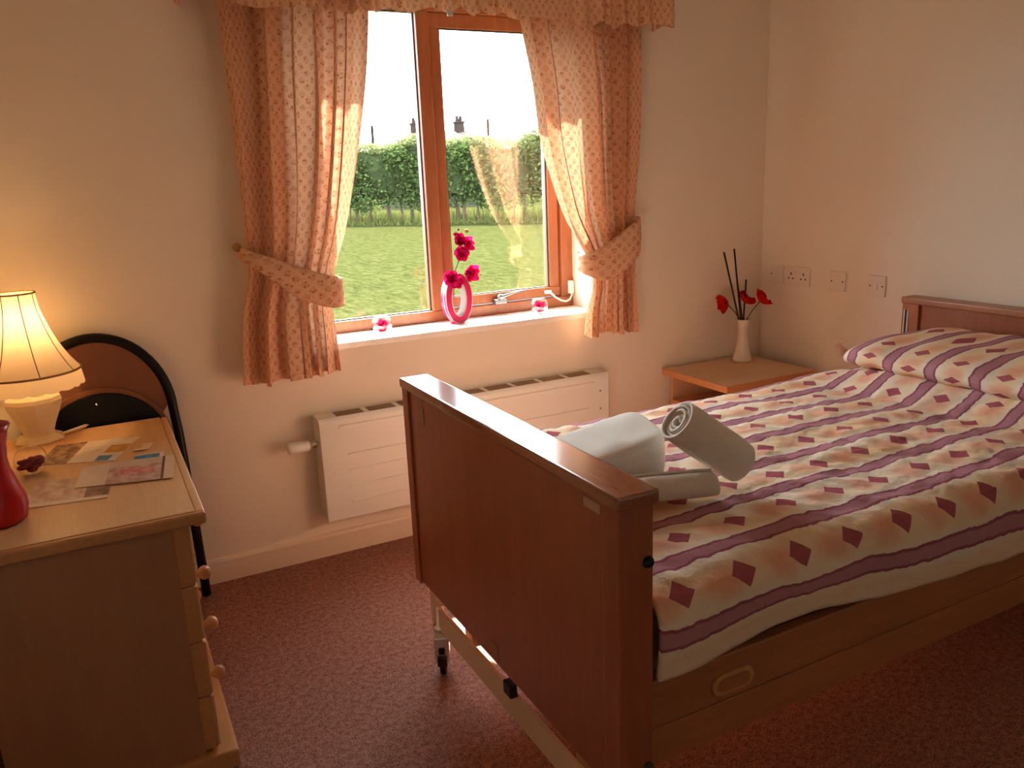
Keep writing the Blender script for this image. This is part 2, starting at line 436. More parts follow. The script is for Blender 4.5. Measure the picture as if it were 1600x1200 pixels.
# ------------------------------------------------------------------ curtains
def curtain(edges, y0, nf, width, ampf, seed, shape=None, rows=110, cols=300):
    zs = [e[0] for e in edges]
    z = np.linspace(max(zs), min(zs), rows)
    xl = spline(zs, [e[1] for e in edges], z); xr = spline(zs, [e[2] for e in edges], z)
    s = np.linspace(0, 1, cols); r = np.random.default_rng(seed)
    a = r.uniform(0, 6.28, 8)
    base = nf*s + .42*np.sin(2*PI*1.1*s+a[0]) + .26*np.sin(2*PI*2.3*s+a[1]) + .10*np.sin(2*PI*5.1*s+a[2])
    P = []; UV = []
    for i, zz in enumerate(z):
        A = ampf(zz)
        t = i/(rows-1)
        ph = 2*PI*(base + .10*np.sin(3.2*t+5*s+a[3]) + .05*np.sin(9*t+11*s+a[4]))
        big = .55+.45*np.sin(2*PI*2.7*s+a[5]+1.1*t)
        f = 1-2*np.sqrt(np.sin(ph/2)**2+.004)+.16*np.sin(2.3*ph+a[6])
        y = y0 + A*(.55+.75*big)*f
        x = xl[i]+(xr[i]-xl[i])*s + .75*A*np.sin(ph+.5)*np.sin(PI*s)
        dz = .006*np.sin(ph*.5+a[7])*smoothstep(.9, 1, t) + (shape(s)*smoothstep(.6, 1, t) if shape else 0)
        P.append(np.stack([x, y, np.full(cols, zz)+dz], 1).tolist())
        UV.append([(q*width, zz) for q in s])
    return MB().grid(P, uv=UV)
ampL = lambda z: float(np.interp(z, [.74, 1.0, 1.1, 1.4, 1.99, 2.2], [.036, .034, .030, .034, .034, .022]))
LE = [(2.20, .49, 1.00), (2.0, .484, .982), (1.81, .484, .960), (1.61, .486, .928), (1.454, .486, .897), (1.234, .484, .838), (1.10, .474, .787), (1.0, .446, .770), (.89, .430, .772), (.745, .416, .774)]
tl = thing('curtain', 'tied-back floral peach curtain on the left, hanging above the folding chair', 'curtain', (.6, 2.885, .745), 'floral window curtains')
build('curtain_cloth', curtain(LE, 2.897, 4.9, 1.15, ampL, 3, lambda s: .028*np.abs(s-.45)-.012), M_CURTAIN, tl, smooth=True)
RE = [(2.20, 1.54, 2.14), (1.993, 1.564, 2.131), (1.767, 1.61, 2.13), (1.529, 1.644, 2.122), (1.381, 1.689, 2.108), (1.252, 1.739, 2.094), (1.13, 1.815, 2.09), (1.05, 1.856, 2.094), (.952, 1.868, 2.098), (.873, 1.846, 2.104), (.80, 1.836, 2.108), (.74, 1.834, 2.112)]
tr = thing('curtain', 'tied-back floral peach curtain on the right, hanging beside the bedside table', 'curtain', (1.95, 2.885, .74), 'floral window curtains')
build('curtain_cloth', curtain(RE, 2.897, 5.3, 1.15, ampL, 11), M_CURTAIN, tr, smooth=True)
def ribbon(rows, parent, th=.006):
    """rows: x, y, z_top, z_bottom"""
    rows = np.array(rows, float); n = len(rows); t = np.linspace(0, n-1, n*6)
    R = np.stack([spline(range(n), rows[:, k], t) for k in range(4)], 1)
    P = []; UV = []
    for k in range(9):
        q = k/8
        P.append([(r[0]+.0, r[1]-.006*math.sin(PI*q), r[2]+(r[3]-r[2])*q) for r in R]); UV.append([(r[0]*.8+r[1]*.6, r[2]+(r[3]-r[2])*q+.017) for r in R])
    o = build('tieback', MB().grid(P, uv=UV), M_CURTAIN, parent, smooth=True)
    m = o.modifiers.new('thick', 'SOLIDIFY'); m.thickness = th; m.offset = 0
    return o
ribbon([(.462, 2.950, 1.222, 1.190), (.470, 2.880, 1.218, 1.172), (.50, 2.846, 1.205, 1.150), (.56, 2.836, 1.180, 1.095), (.62, 2.832, 1.156, 1.045), (.69, 2.832, 1.127, 1.010), (.745, 2.838, 1.106, .992), (.790, 2.860, 1.090, .990), (.803, 2.905, 1.090, 1.0), (.78, 2.945, 1.10, 1.02)], tl)
ribbon([(2.118, 2.950, 1.235, 1.15), (2.120, 2.885, 1.235, 1.11), (2.09, 2.846, 1.228, 1.075), (2.03, 2.834, 1.198, 1.03), (1.96, 2.830, 1.160, .995), (1.90, 2.832, 1.128, .985), (1.855, 2.842, 1.108, 1.0), (1.822, 2.866, 1.098, 1.02), (1.818, 2.905, 1.10, 1.04), (1.85, 2.945, 1.11, 1.05)], tr)
hk = thing('tieback_hook', 'small round brass tieback hook on the wall beside the left curtain', 'hook', (.455, 2.96, 1.222))
build('stem', MB().tube([(.455, 2.9655, 1.222), (.455, 2.915, 1.222)], .006, 10), M_BRASS, hk, smooth=True)
build('knob', MB().ell((.455, 2.905, 1.222), (.015, .012, .015)), M_BRASS, hk, smooth=True)

# valance
def valance():
    path = []   # (x, y) along right return, front, left return
    yf = 2.815
    for t in np.linspace(0, 1, 24): path.append((2.240, 2.960-(2.960-yf)*t))
    for t in np.linspace(0, 1, 520)[1:]: path.append((2.240-(2.240-.365)*t, yf))
    for t in np.linspace(0, 1, 24)[1:]: path.append((.365, yf+(2.960-yf)*t))
    path = np.array(path); d = np.r_[0, np.cumsum(np.hypot(*np.diff(path, axis=0).T))]
    P = []; UV = []; rows = 26
    ph = 2*PI*(d*7.5+.5*np.sin(d*5.1)+.35*np.sin(d*11.7+1))
    hem = .010*np.sin(ph+.6)+.010*np.sin(d*6.3+1.0)+.004*np.sin(d*41)
    for i in range(rows):
        t = i/(rows-1); z = 2.30-(2.30-1.982)*t
        a = .006+.013*t
        off = a*(np.sin(ph)+.35*np.sin(2.2*ph+1))
        front = np.clip(np.minimum(d-.10, d[-1]-.10-d)/.04, 0, 1)
        fy = path[:, 1]-np.abs(off)*front*1.2+.004
        fx = path[:, 0]+(1-front)*off*.5*np.where(d < .2, 1, -1)
        zz = z+hem*smoothstep(.5, 1, t)
        P.append(np.stack([fx, fy, zz+np.zeros_like(d)], 1).tolist()); UV.append([(q*1.6, float(w)) for q, w in zip(d, zz+np.zeros_like(d))])
    return MB().grid(P, uv=UV)
tv = thing('valance', 'gathered floral peach valance across the top of the window', 'valance', (1.3, 2.9, 1.98))
o = build('valance_cloth', valance(), M_CURTAIN, tv, smooth=True)
build('lining_tab', B(1.235, 1.256, 2.790, 2.794, 1.972, 1.992), M_PINKW, tv, .001)
build('pelmet_board', B(.372, 2.233, 2.828, 2.965, 2.285, 2.30), M_SILL, tv)

# ------------------------------------------------------------------ radiator
rad = thing('radiator', 'cream panel radiator cover with top grilles on the wall below the window', 'radiator', (1.31, 2.92, .17))
build('cover', MB().prism([(WY-.002, .172), (WY-.098, .172), (WY-.098, .566), (WY-.088, .578), (WY-.002, .578)], 0, .662, 1.945), M_RAD, rad, .004)
for k in range(9):
    x0 = .735+k*.1275
    build('grille_slot', B(x0, x0+.106, WY-.082, WY-.020, .5765, .5795), M_RADDARK, rad)
for (z, x0, x1, hgt) in ((.532, .735, 1.87, .014), (.425, .76, 1.84, .008), (.362, .76, 1.84, .008), (.299, .76, 1.84, .008), (.236, .76, 1.84, .008)):
    build('pressed_groove', B(x0, x1, WY-.104, WY-.096, z, z+hgt), M_RAD, rad, .003)
for z in (.30, .42, .50):
    build('screw', MB().lathe([(.004, 0), (.004, .002)], (1.90, WY-.098, z), 8, Matrix.Rotation(PI/2, 3, 'X')), M_RADDARK, rad)
RM = Matrix.Rotation(-PI/2, 3, 'Y')
vx, vy, vz = .655, WY-.06, .478
build('valve_body', MB().lathe([(.010, -.02), (.012, .0), (.014, .012), (.009, .014), (.009, .03)], (vx, vy, vz), 16, RM), M_CHROME, rad, smooth=True)
tv_ = build('valve_head', MB().lathe([(.016, .026), (.019, .030), (.020, .060), (.022, .062), (.023, .095), (.021, .105), (.012, .108)], (vx, vy, vz), 20, RM), M_RAD, rad, smooth=True)

# ------------------------------------------------------------------ sill ornaments
rv = thing('ring_vase', 'oval ring vase in magenta with white lines on the window sill', 'vase', (1.325, 3.07, .838))
def ring(ao, bo, ai, bi, y0, y1, c, n=64):
    mb = MB(); P = []
    for (a, b, y) in ((ao, bo, y0), (ao, bo, y1), (ai, bi, y1), (ai, bi, y0), (ao, bo, y0)):
        P.append([(c[0]+a*math.cos(2*PI*k/n), y, c[1]+b*math.sin(2*PI*k/n)) for k in range(n)])
    return mb.grid(P, closed_u=True)
rcx, rcz = 1.330, .943
build('ring_body', ring(.060, .104, .031, .072, 3.045, 3.098, (rcx, rcz)), M_PINK, rv, smooth=False)
build('ring_lining', ring(.0308, .0718, .0290, .070, 3.046, 3.097, (rcx, rcz)), M_PINKW, rv)
for a, b in ((.0590, .1030), (.0325, .0735)):
    build('white_line', ring(a+.0010, b+.0010, a-.0010, b-.0010, 3.0435, 3.047, (rcx, rcz)), M_PINKW, rv)
for y in (3.066,):
    build('white_line', ring(.0608, .1048, .0595, .1035, y, y+.005, (rcx, rcz)), M_PINKW, rv)
build('foot', MB().lathe([(.030, 0), (.030, .004), (.024, .008)], (rcx, 3.071, .838), 24, sy=.8), M_PINK, rv)
build('neck', MB().lathe([(.012, .0), (.012, .02), (.010, .02), (.010, .004)], (rcx-.012, 3.071, 1.036), 16), M_PINK, rv)
def petal_mesh(r, w, cup, n=8):
    P = []
    for i in range(n):
        t = i/(n-1); rr = r*t; ww = w*math.sin(PI*min(.94, .12+.84*t))**.7
        P.append([Vector((rr*math.cos(cup*.5), ww*q, rr*math.sin(cup*t)*.9+.12*w*math.cos(q*3.1)+.1*w*math.sin(5*q+9*t))) for q in np.linspace(-1, 1, 7)])
    return P
def bloom(c, R, direction, n, parent, mat, cup=.7, w=.62, seed=0):
    d = Vector(direction).normalized(); rot = d.to_track_quat('Z', 'Y').to_matrix()
    r = random.Random(seed)
    for k in range(n):
        Rm = rot @ Matrix.Rotation(2*PI*k/n+r.uniform(-.2, .2), 3, 'Z'); cu = cup*r.uniform(.8, 1.25)
        P = [[tuple(Vector(c)+Rm @ p) for p in row] for row in petal_mesh(R*r.uniform(.88, 1.1), R*w, cu)]
        build('petal', MB().grid(P), mat, parent, smooth=True)
orc = thing('orchid_spray', 'artificial magenta orchid spray standing in the ring vase', 'flower', (1.318, 3.071, 1.045))
build('stem', MB().tube([(1.318, 3.071, .99), (1.322, 3.068, 1.04), (1.345, 3.06, 1.10), (1.352, 3.055, 1.16), (1.345, 3.052, 1.20), (1.332, 3.052, 1.215)], .0022, 6), M_GREENSTEM, orc, smooth=True)
for k, (c, R, d) in enumerate([((1.300, 3.045, 1.030), .037, (-.4, -1, .1)), ((1.318, 3.05, 1.018), .032, (.2, -1, -.3)), ((1.386, 3.05, 1.045), .040, (.3, -1, -.1)),
                               ((1.352, 3.045, 1.135), .036, (-.4, -1, -.3)), ((1.378, 3.05, 1.165), .034, (.5, -1, .0)), ((1.348, 3.05, 1.178), .028, (-.3, -1, .4))]):
    fl = bpy.data.objects.new('bloom', None); COL.objects.link(fl); fl.parent = orc; fl.location = Vector(c)-orc.location
    bloom(c, R, d, 6, fl, M_PETAL, .75, .6, k)
    bloom(c, R*.6, d, 4, fl, M_PETAL, 1.3, .6, k+20)
for c, r in (((1.330, 3.052, 1.205), .008), ((1.382, 3.05, 1.215), .010), ((1.345, 3.05, 1.222), .005)):
    build('bud', MB().ell(c, (r, r, r*.8), 10, 8), M_BUD if r > .009 else M_PETAL, orc, smooth=True)
def glass_bowl(cx, cyy, R, where):
    c = (cx, cyy, .838)
    g = thing('glass_bowl', f'small round clear glass bowl on the sill {where}', 'bowl', c, 'glass bowls on the window sill')
    n = 16; a0, a1 = .42, 2.45
    prof = [(R*math.sin(a0+(a1-a0)*i/n), R*(1-math.cos(a0+(a1-a0)*i/n))-R*(1-math.cos(a0))) for i in range(n+1)]
    inn = [(r*.93, z+.002) for r, z in reversed(prof)]
    build('bowl_wall', MB().lathe([(0.0001, 0)]+prof+inn+[(0.0001, .003)], c, 32), M_BOWL, g, smooth=True)
    f = thing('flower_head', f'artificial pink flower inside the glass bowl {where}', 'flower', (cx, cyy, .845), 'pink flowers in glass bowls')
    bloom((cx, cyy, .858), R*.78, (-.3, -.8, .9), 7, f, M_PETAL, .9, .6, int(cx*100))
    bloom((cx, cyy, .862), R*.5, (-.2, -.5, .9), 5, f, M_PETAL, 1.4, .6, int(cx*100)+5)
    w = build('wire', MB().tube([(cx+.002, cyy, .853), (cx+.008, cyy-.004, .845), (cx-.01, cyy+.006, .8425)], .0012, 5), M_STEM, f)
glass_bowl(.996, 3.06, .040, 'beside the left curtain')
glass_bowl(1.715, 3.06, .039, 'below the window latch')

# ------------------------------------------------------------------ bed
bed = thing('bed', 'profiling bed with cherry wood head and foot boards and side rails', 'bed', (1.8, 1.56, 0))
FX = .715
YN, YF = 1.035, 2.085
fbd = build('footboard_panel', B(FX+.010, FX+.060, YN+.055, YF-.04, .282, .862), M_CHERRY, bed, .002)
build('footboard_post', B(FX+.004, FX+.080, YF-.046, YF-.004, .276, .862), M_CHERRY, bed, .003)
build('footboard_post', B(FX+.008, FX+.080, YN+.006, YN+.058, .276, .862), M_CHERRY, bed, .003)
build('footboard_cap', B(FX, FX+.088, YN-.002, YF+.002, .860, .886), M_CHERRYY, bed, .006, seg=3)
def sticker(y0, y1, z0, z1, m, x=FX+.010): build('sticker', B(x-.0015, x+.001, y0, y1, z0, z1), m, bed)
sticker(1.098, 1.152, .832, .850, M_STICKER)
sticker(1.935, 1.975, .838, .858, M_STICKERG); sticker(1.935, 1.975, .782, .832, M_STICKERG)
sticker(1.545, 1.582, .29, .335, M_STICKERG)
HX = 2.835
HN, HF = 1.02, 2.115
build('headboard_panel', B(HX+.012, HX+.05, HN+.04, HF-.07, .30, .876), M_CHERRY, bed, .002)
for y0, y1 in ((HF-.075, HF-.004), (HN+.004, HN+.075)):
    build('headboard_post', B(HX, HX+.06, y0, y1, .28, .876), M_CHERRYX, bed, .003)
build('headboard_cap', B(HX-.006, HX+.072, HN, HF, .874, .900), M_CHERRYX, bed, .006, seg=3)
sl = build('rail_channel', B(HX-.003, HX+.002, HF-.034, HF-.014, .66, .850), M_WHITEPL, bed)
build('channel_slot', B(HX-.0045, HX+.001, HF-.028, HF-.020, .66, .850), M_BLACK, sl)
for nm, y0, y1 in (('side_rail', 1.066, 1.092), ('side_rail', 2.035, 2.060)):
    r_ = build(nm, B(FX+.078, HX+.005, y0, y1, .385, .488), M_CHERRYX, bed, .005)
    build('lower_board', B(FX+.078, HX+.005, y0+.003, y1-.003, .302, .382), M_CHERRYX, r_, .003)
    if y0 < 1.5:
        def rr(x0, x1, z0, z1, n=8):
            r = (z1-z0)/2; zc = (z0+z1)/2
            return [(x1-r+r*math.cos(a), zc+r*math.sin(a)) for a in np.linspace(-PI/2, PI/2, n)]+[(x0+r+r*math.cos(a), zc+r*math.sin(a)) for a in np.linspace(PI/2, 3*PI/2, n)]
        build('grip', MB().prism(rr(.955, 1.062, .402, .448), 1, y0-.006, y0+.002), M_EDGE, r_, .002)
        build('grip_recess', MB().prism(rr(.968, 1.050, .411, .439), 1, y0-.0075, y0+.002), M_CHERRYX, r_)
for x in (FX+.045, 2.80):
    build('base_bar', B(x-.018, x-.006, YN+.03, YF-.05, .150, .222), M_CREAMMETAL, bed, .004)
build('base_beam', B(FX+.063, 2.782, 1.24, 1.29, .165, .215), M_CREAMMETAL, bed, .003)
build('base_beam', B(FX+.063, 2.782, 1.82, 1.87, .165, .215), M_CREAMMETAL, bed, .003)
build('platform', B(FX+.085, HX, 1.10, 2.03, .44, .482), M_CREAMMETAL, bed, .003)
for x, y in ((FX+.036, YF-.105), (FX+.036, YN+.03), (2.79, YF-.105), (2.79, YN+.03)):
    build('base_post', B(x-.016, x+.016, y, y+.036, .222, .445), M_CREAMMETAL, bed, .003)
build('latch', B(FX+.010, FX+.030, 1.492, 1.530, .222, .256), M_BLACK, bed, .004)
for z in (.752, .335):
    build('bolt_cap', MB().lathe([(.011, -.008), (.011, .002), (.007, .007)], (FX+.068, YN+.004, z), 16, Matrix.Rotation(PI/2, 3, 'X')), M_BLACK, bed, smooth=True)
def castor(x, y, rot):
    c = bpy.data.objects.new('castor', None); COL.objects.link(c); c.parent = bed; c.location = Vector((x, y, 0))-bed.location
    Rz = Matrix.Rotation(rot, 3, 'Z')
    def T(mb):
        mb.v = [tuple(Rz @ (Vector(p)) + Vector((x, y, 0))) for p in mb.v]; return mb
    build('wheel', T(MB().lathe([(.010, -.010), (.034, -.010), (.038, -.006), (.038, .006), (.034, .010), (.010, .010)], (.006, 0, .038), 28, Matrix.Rotation(PI/2, 3, 'X'))), M_BLACK, c, smooth=False)
    hood = [(-.034, .060), (-.036, .100), (-.028, .135), (-.012, .150), (.016, .150), (.034, .132), (.046, .100), (.048, .062), (.030, .050), (-.020, .050)]
    build('wheel_hood', T(MB().prism(hood, 1, -.023, .023)), M_CHROME, c, .005)
    build('swivel_stem', T(MB().lathe([(.021, .148), (.024, .152), (.024, .160), (.014, .164), (.014, .224)], (0, 0, 0), 20)), M_CHROME, c, smooth=True)
    build('brake_pedal', T(B(-.046, -.030, -.014, .014, .052, .076)), M_BLACK, c, .003)
    build('brake_button', T(B(-.040, -.030, -.009, .009, .088, .108)), M_BLACK, c, .002)
for x, y in ((FX+.036, YF-.10), (FX+.036, YN+.05), (2.79, YF-.10), (2.79, YN+.05)): castor(x, y, 1.15)

tag(build('mattress', B(.812, 2.825, 1.085, 2.045, .483, .632), M_MATTRESS, None, .03, seg=4), 'brown mattress under the striped duvet on the bed', 'mattress')

# duvet: section from the near hem over the top to the far hem
def duvet_surface():
    sec = [(1.033, .505), (1.028, .545), (1.024, .59), (1.028, .630), (1.045, .658), (1.080, .675), (1.13, .682), (1.25, .686), (1.45, .688), (1.60, .688),
           (1.80, .686), (1.94, .680), (2.02, .672), (2.065, .655), (2.088, .625), (2.096, .58), (2.098, .52), (2.10, .46)]
    sec = np.array(sec); d = np.r_[0, np.cumsum(np.hypot(*np.diff(sec, axis=0).T))]
    t = np.linspace(0, d[-1], 150); ys = spline(d, sec[:, 0], t); zs = spline(d, sec[:, 1], t)
    x0, x1 = .806, 2.83; xs = np.linspace(x0, x1, 260)
    k0 = np.interp(1.132, ys[20:70], t[20:70])   # arc position of the stripe nearest the edge
    P = []; UV = []
    for x in xs:
        row = []; uvr = []
        for j, tt in enumerate(t):
            y, z = ys[j], zs[j]
            top = float(smoothstep(.63, .675, z))
            n1 = mnoise.noise(Vector((x*2.2, tt*3.0, 1.7))); n2 = mnoise.noise(Vector((x*7+tt*5, tt*9, 4.1))); n3 = mnoise.noise(Vector((x*16+tt*9, tt*16-x*5, 8.3)))
            n4 = mnoise.noise(Vector((x*34+tt*30, tt*22-x*8, 3.3))); h = .011*n1+.008*n2+.009*(abs(n3)-.25)+.003*(abs(n4)-.25)
            z2 = z+top*h
            out = (1-top)*(.012*mnoise.noise(Vector((x*3.5, tt*1.4, 9.2)))+.006*mnoise.noise(Vector((x*10, tt*3, 2.2))))
            y2 = y-out*(1 if y < 1.5 else -1)
            if y < 1.5:       # hem height wanders; slightly lower towards the pillow end
                lo = 1-float(smoothstep(0, .16, tt)); z2 += lo*(-.008*math.sin(x*4.1)-.006*mnoise.noise(Vector((x*6, 0, 3)))+.025*math.exp(-((x-1.13)/.16)**2)-.03*float(smoothstep(1.3, 2.2, x)))
            # turned towards the foot board: tucked low there
            z2 -= .008*top*(1-float(smoothstep(.80, .90, x)))
            lift = .060*min(1, max(0, (x-2.175)/.125))*(1-.75*float(smoothstep(2.30, 2.40, x)))*(1-.8*float(smoothstep(1.74, 2.03, y))); z2 += lift*float(smoothstep(.52, .66, z))
            row.append((x, y2, z2)); uvr.append((x+.06*min(1, max(0, (x-2.175)/.125)), (tt-k0)*(.91 if tt < k0 else 1)+.150*8))
        P.append(row); UV.append(uvr)
    return MB().grid(P, uv=UV)
dv = build('duvet', duvet_surface(), M_DUVET, None, smooth=True)
md = dv.modifiers.new('thick', 'SOLIDIFY'); md.thickness = .012; md.offset = -1
tag(dv, 'cream duvet with mauve wavy stripes and diamonds spread over the bed', 'duvet')

# pillow
def pillow():
    x0, x1, y0, y1 = 2.275, 2.815, 1.10, 1.945
    n, m_ = 50, 80; P = []; UV = []
    for i in range(2*n):
        th = 2*PI*i/(2*n)
        row = []; uvr = []
        for j in range(m_):
            q = -1+2*j/(m_-1)
            e = max(0.0, 1-abs(q)**9)**.5
            cx = (x0+x1)/2; cz = .768
            ax = (x1-x0)/2*(.80+.20*e); az = .058*(.45+.55*e)
            ca, sa = math.cos(th), math.sin(th)
            x = cx+ax*abs(ca)**.75*math.copysign(1, ca); z = cz+az*abs(sa)**.85*math.copysign(1, sa)
            z += .012*smoothstep(2.45, 2.82, x)*1.0*e    # head end propped up
            z += .010*mnoise.noise(Vector((x*6, q*5, z*6)))*e
            z -= .030*(1-e)
            y = (y0+y1)/2+q*(y1-y0)/2
            row.append((x, y, float(z))); uvr.append((2.83+i/(2*n)*1.2, y-1.132+.150*8))
        P.append(row); UV.append(uvr)
    P.append(P[0]); UV.append([(a+1.2, b) for a, b in UV[0]])
    return MB().grid(P, uv=UV)
pl = thing('pillow', 'striped pillow lying against the headboard', 'pillow', (2.55, 1.52, .71))
build('pillow_body', pillow(), M_DUVET, pl, smooth=True)
def flap():
    P = []; UV = []
    for i in range(12):
        t = i/11; row = []; uvr = []
        for q in np.linspace(0, 1, 40):
            x = 2.30+.30*q; y = 1.930+.040*t; z = .738+.008*math.sin(q*23)*t+.010*math.sin(q*9+1)*t+.045*t*t*(1-q)+.01*q
            row.append((x, y, z)); uvr.append((x+.075, y-1.132+.150*8))
        P.append(row); UV.append(uvr)
    return MB().grid(P, uv=UV)
build('pillow_flap', flap(), M_DUVET, pl, smooth=True)

# towels
def towel_roll(name, a, b, R, turns, label, seg_pts=None):
    a, b = Vector(a), Vector(b); ax = (b-a); L = ax.length; rot = ax.to_track_quat('Z', 'Y').to_matrix()
    n = int(turns*26); th = .010
    sp_ = []
    for i in range(n+1):
        t = i/n; ang = 2*PI*turns*t; r = .010+(R-.010)*t
        sp_.append((r*math.cos(ang), r*math.sin(ang)))
    P = []; m_ = 26
    for k in range(m_):
        q = k/(m_-1); row = []
        for i, (x, y) in enumerate(sp_):
            t = i/n; e = (1-t)*.010*math.sin(9*t) if q in (0, 1) else 0
            s_ = 1+.03*mnoise.noise(Vector((q*4, x*20, y*20)))-.05*((abs(2*q-1))**8)
            z = q*L-(.006*(1-t)*(1 if q > .5 else -1))+.004*math.sin(t*17)*(1 if q > .9 else (-1 if q < .1 else 0))
            row.append(tuple(a+rot @ Vector((x*s_, y*s_, z))))
        P.append(row)
    o = build(name, MB().grid(P), M_TOWEL, None, smooth=True)
    s = o.modifiers.new('thick', 'SOLIDIFY'); s.thickness = th*.62; s.offset = -1
    tag(o, label, 'towel', 'white towels on the bed'); return o
towel_roll('towel', (1.272, 1.343, .745), (1.112, 1.374, .868), .055, 4.4, 'large rolled white towel leaning on the folded towel on the bed')
towel_roll('towel', (.90, 1.405, .730), (1.175, 1.315, .726), .034, 3.2, 'small rolled white face towel on the duvet beside the footboard')
def folded():
    """thick towel folded in four: a boxy bundle with the layers showing as soft grooves"""
    mb = MB(); P = []
    base = Vector((.865, 1.620, .694)); d = Vector((.97, -.24, 0)).normalized(); w = Vector((-d.y, d.x, 0))
    n = 72; K = 46; Lh = .315
    for k in range(K):
        q = k/(K-1); row = []
        e = (1-abs(2*q-1)**9)**.5 if 0 < q < 1 else .0
        e = .55+.45*e
        for i in range(n):
            th = 2*PI*i/n; ca, sa = math.cos(th), math.sin(th)
            a = .125*abs(ca)**.38*math.copysign(1, ca); hh = .052*abs(sa)**.42*math.copysign(1, sa)
            side = abs(ca)**3
            groove = .006*max(0, math.cos(hh/.052*PI*1.5+PI))**3*side
            a -= math.copysign(groove, ca)
            hgt = (hh+.054)*(.38+.80*q)*(.82+.18*e)+.006
            p = base+d*(Lh*q)+w*a*e+Vector((0, 0, hgt+.006*mnoise.noise(Vector((q*5, a*14, hh*30)))))
            row.append(tuple(p))
        P.append(row)
    mb.grid(P, closed_u=True)
    mb.f.append(tuple(range(n))); mb.f.append(tuple((K-1)*n+i for i in reversed(range(n))))
    return mb
tag(build('towel', folded(), M_TOWEL, None, smooth=True), 'thick folded white towel under the large rolled towel on the bed', 'towel', 'white towels on the bed')

# ------------------------------------------------------------------ bedside table
NX0, NX1, NY0, NY1, NZ = 2.305, 2.815, 2.515, 2.945, .530
ns = thing('bedside_table', 'beech bedside table with open shelf in the corner', 'bedside table', (2.56, 2.73, 0))
build('table_top', B(NX0, NX1, NY0, NY1, NZ-.022, NZ), M_STAND, ns, .003)
build('top_edging', B(NX0-.006, NX1+.006, NY0-.008, NY0, NZ-.030, NZ+.0005), M_STANDEDGE, ns, .004)
build('top_edging', B(NX0-.010, NX0, NY0-.008, NY1, NZ-.030, NZ+.0005), M_STANDEDGE, ns, .004)
build('side_panel', B(NX0+.03, NX1-.02, NY0+.015, NY0+.033, 0, NZ-.022), M_STAND, ns, .001)
build('side_panel', B(NX0+.03, NX1-.02, NY1-.033, NY1-.015, 0, NZ-.022), M_STAND, ns, .001)
build('back_panel', B(NX1-.04, NX1-.022, NY0+.033, NY1-.033, .03, NZ-.022), M_STAND, ns)
build('shelf', B(NX0+.02, NX1-.04, NY0+.033, NY1-.033, .365, .385), M_STANDEDGE, ns, .002)
build('door', B(NX0+.018, NX0+.034, NY0+.036, NY1-.036, .04, .360), M_STAND, ns, .002)

# white vase with poppies
VX, VY = 2.700, 2.850
wv = build('vase', MB().lathe([(.0001, 0), (.044, 0), (.046, .004), (.043, .015), (.035, .045), (.029, .085), (.0255, .125), (.025, .150), (.0275, .180), (.0315, .200), (.0295, .200), (.0235, .150), (.026, .09), (.03, .02), (.0001, .015)], (VX, VY, .530), 40), M_CERAMIC, None, smooth=True)
tag(wv, 'slim white ceramic vase on the bedside table', 'vase')
rt = Vector((cy, -sy, 0))     # picture-right direction on the floor, used only to lay out the bouquet
def reed(dx, top, dz, label, yy=0.0):
    p0 = Vector((VX, VY, .60)); p1 = Vector((VX, VY, .735))+rt*dx*.25; p2 = Vector((VX, VY+yy, top))+rt*dx
    o = build('reed_stick', MB().tube([p0+rt*dx*.0, p1, p2], [.0042, .0042, .0040], 8), M_STEM, None, smooth=True)
    tag(o, label, 'stick', 'dark sticks in the white vase')
reed(-.092, 1.046, 0, 'tall dark stick leaning left in the white vase', .01)
reed(-.052, 1.060, 0, 'tallest upright dark stick in the white vase')
reed(-.030, .932, 0, 'short upright dark stick behind the middle poppy', .01)
reed(.004, .916, 0, 'short dark stick leaning right above the middle poppy', -.005)
def poppy(dx, z, dirx, dirz, R, label, seed):
    c = Vector((VX, VY, z))+rt*dx
    t = thing('poppy', label, 'flower', (c.x, c.y, c.z), 'red poppies in the white vase')
    d = rt*dirx+Vector((0, 0, dirz))+Vector((-.15, -.25, 0))
    mid = Vector((VX, VY, .765))+rt*dx*.45
    build('stem', MB().tube([Vector((VX, VY, .62)), Vector((VX, VY, .73))+rt*math.copysign(min(.018, abs(dx)*.25), dx), mid, c-d.normalized()*.01], .0022, 6), M_STEM, t, smooth=True)
    rot = d.normalized().to_track_quat('Z', 'Y').to_matrix(); rnd = random.Random(seed)
    for k in range(4):
        a0 = k*PI/2+rnd.uniform(-.15, .15); P = []; sc_ = 1.0 if k % 2 else .94; p1, p2 = rnd.uniform(0, 6), rnd.uniform(0, 6)
        for i in range(11):
            q = i/10; row = []
            for g in np.linspace(-.98, .98, 15):
                th = 1.12*q; rr_ = R*sc_*math.sin(th)*(1-.10*(g/.98)**4*q); hz = R*sc_*(1-math.cos(th))*1.15+R*.10*q*q*math.sin(3*g+p1)+R*.05*q*q*math.sin(7*g+p2)
                row.append(tuple(c-d.normalized()*R*.30+rot @ Vector((rr_*math.cos(a0+g), rr_*math.sin(a0+g), hz))))
            P.append(row)
        build('petal', MB().grid(P), M_POPPY, t, smooth=True)
    build('flower_eye', MB().ell(tuple(c-d.normalized()*R*.1), (.006, .006, .006), 10, 8), M_STEM, t, smooth=True)
poppy(-.092, .808, -1, -.25, .052, 'red poppy drooping to the left of the white vase', 3)
poppy(.010, .822, .55, .85, .050, 'red poppy in the middle of the white vase', 5)
poppy(.086, .822, .70, .72, .056, 'red poppy facing up on the right of the white vase', 8)

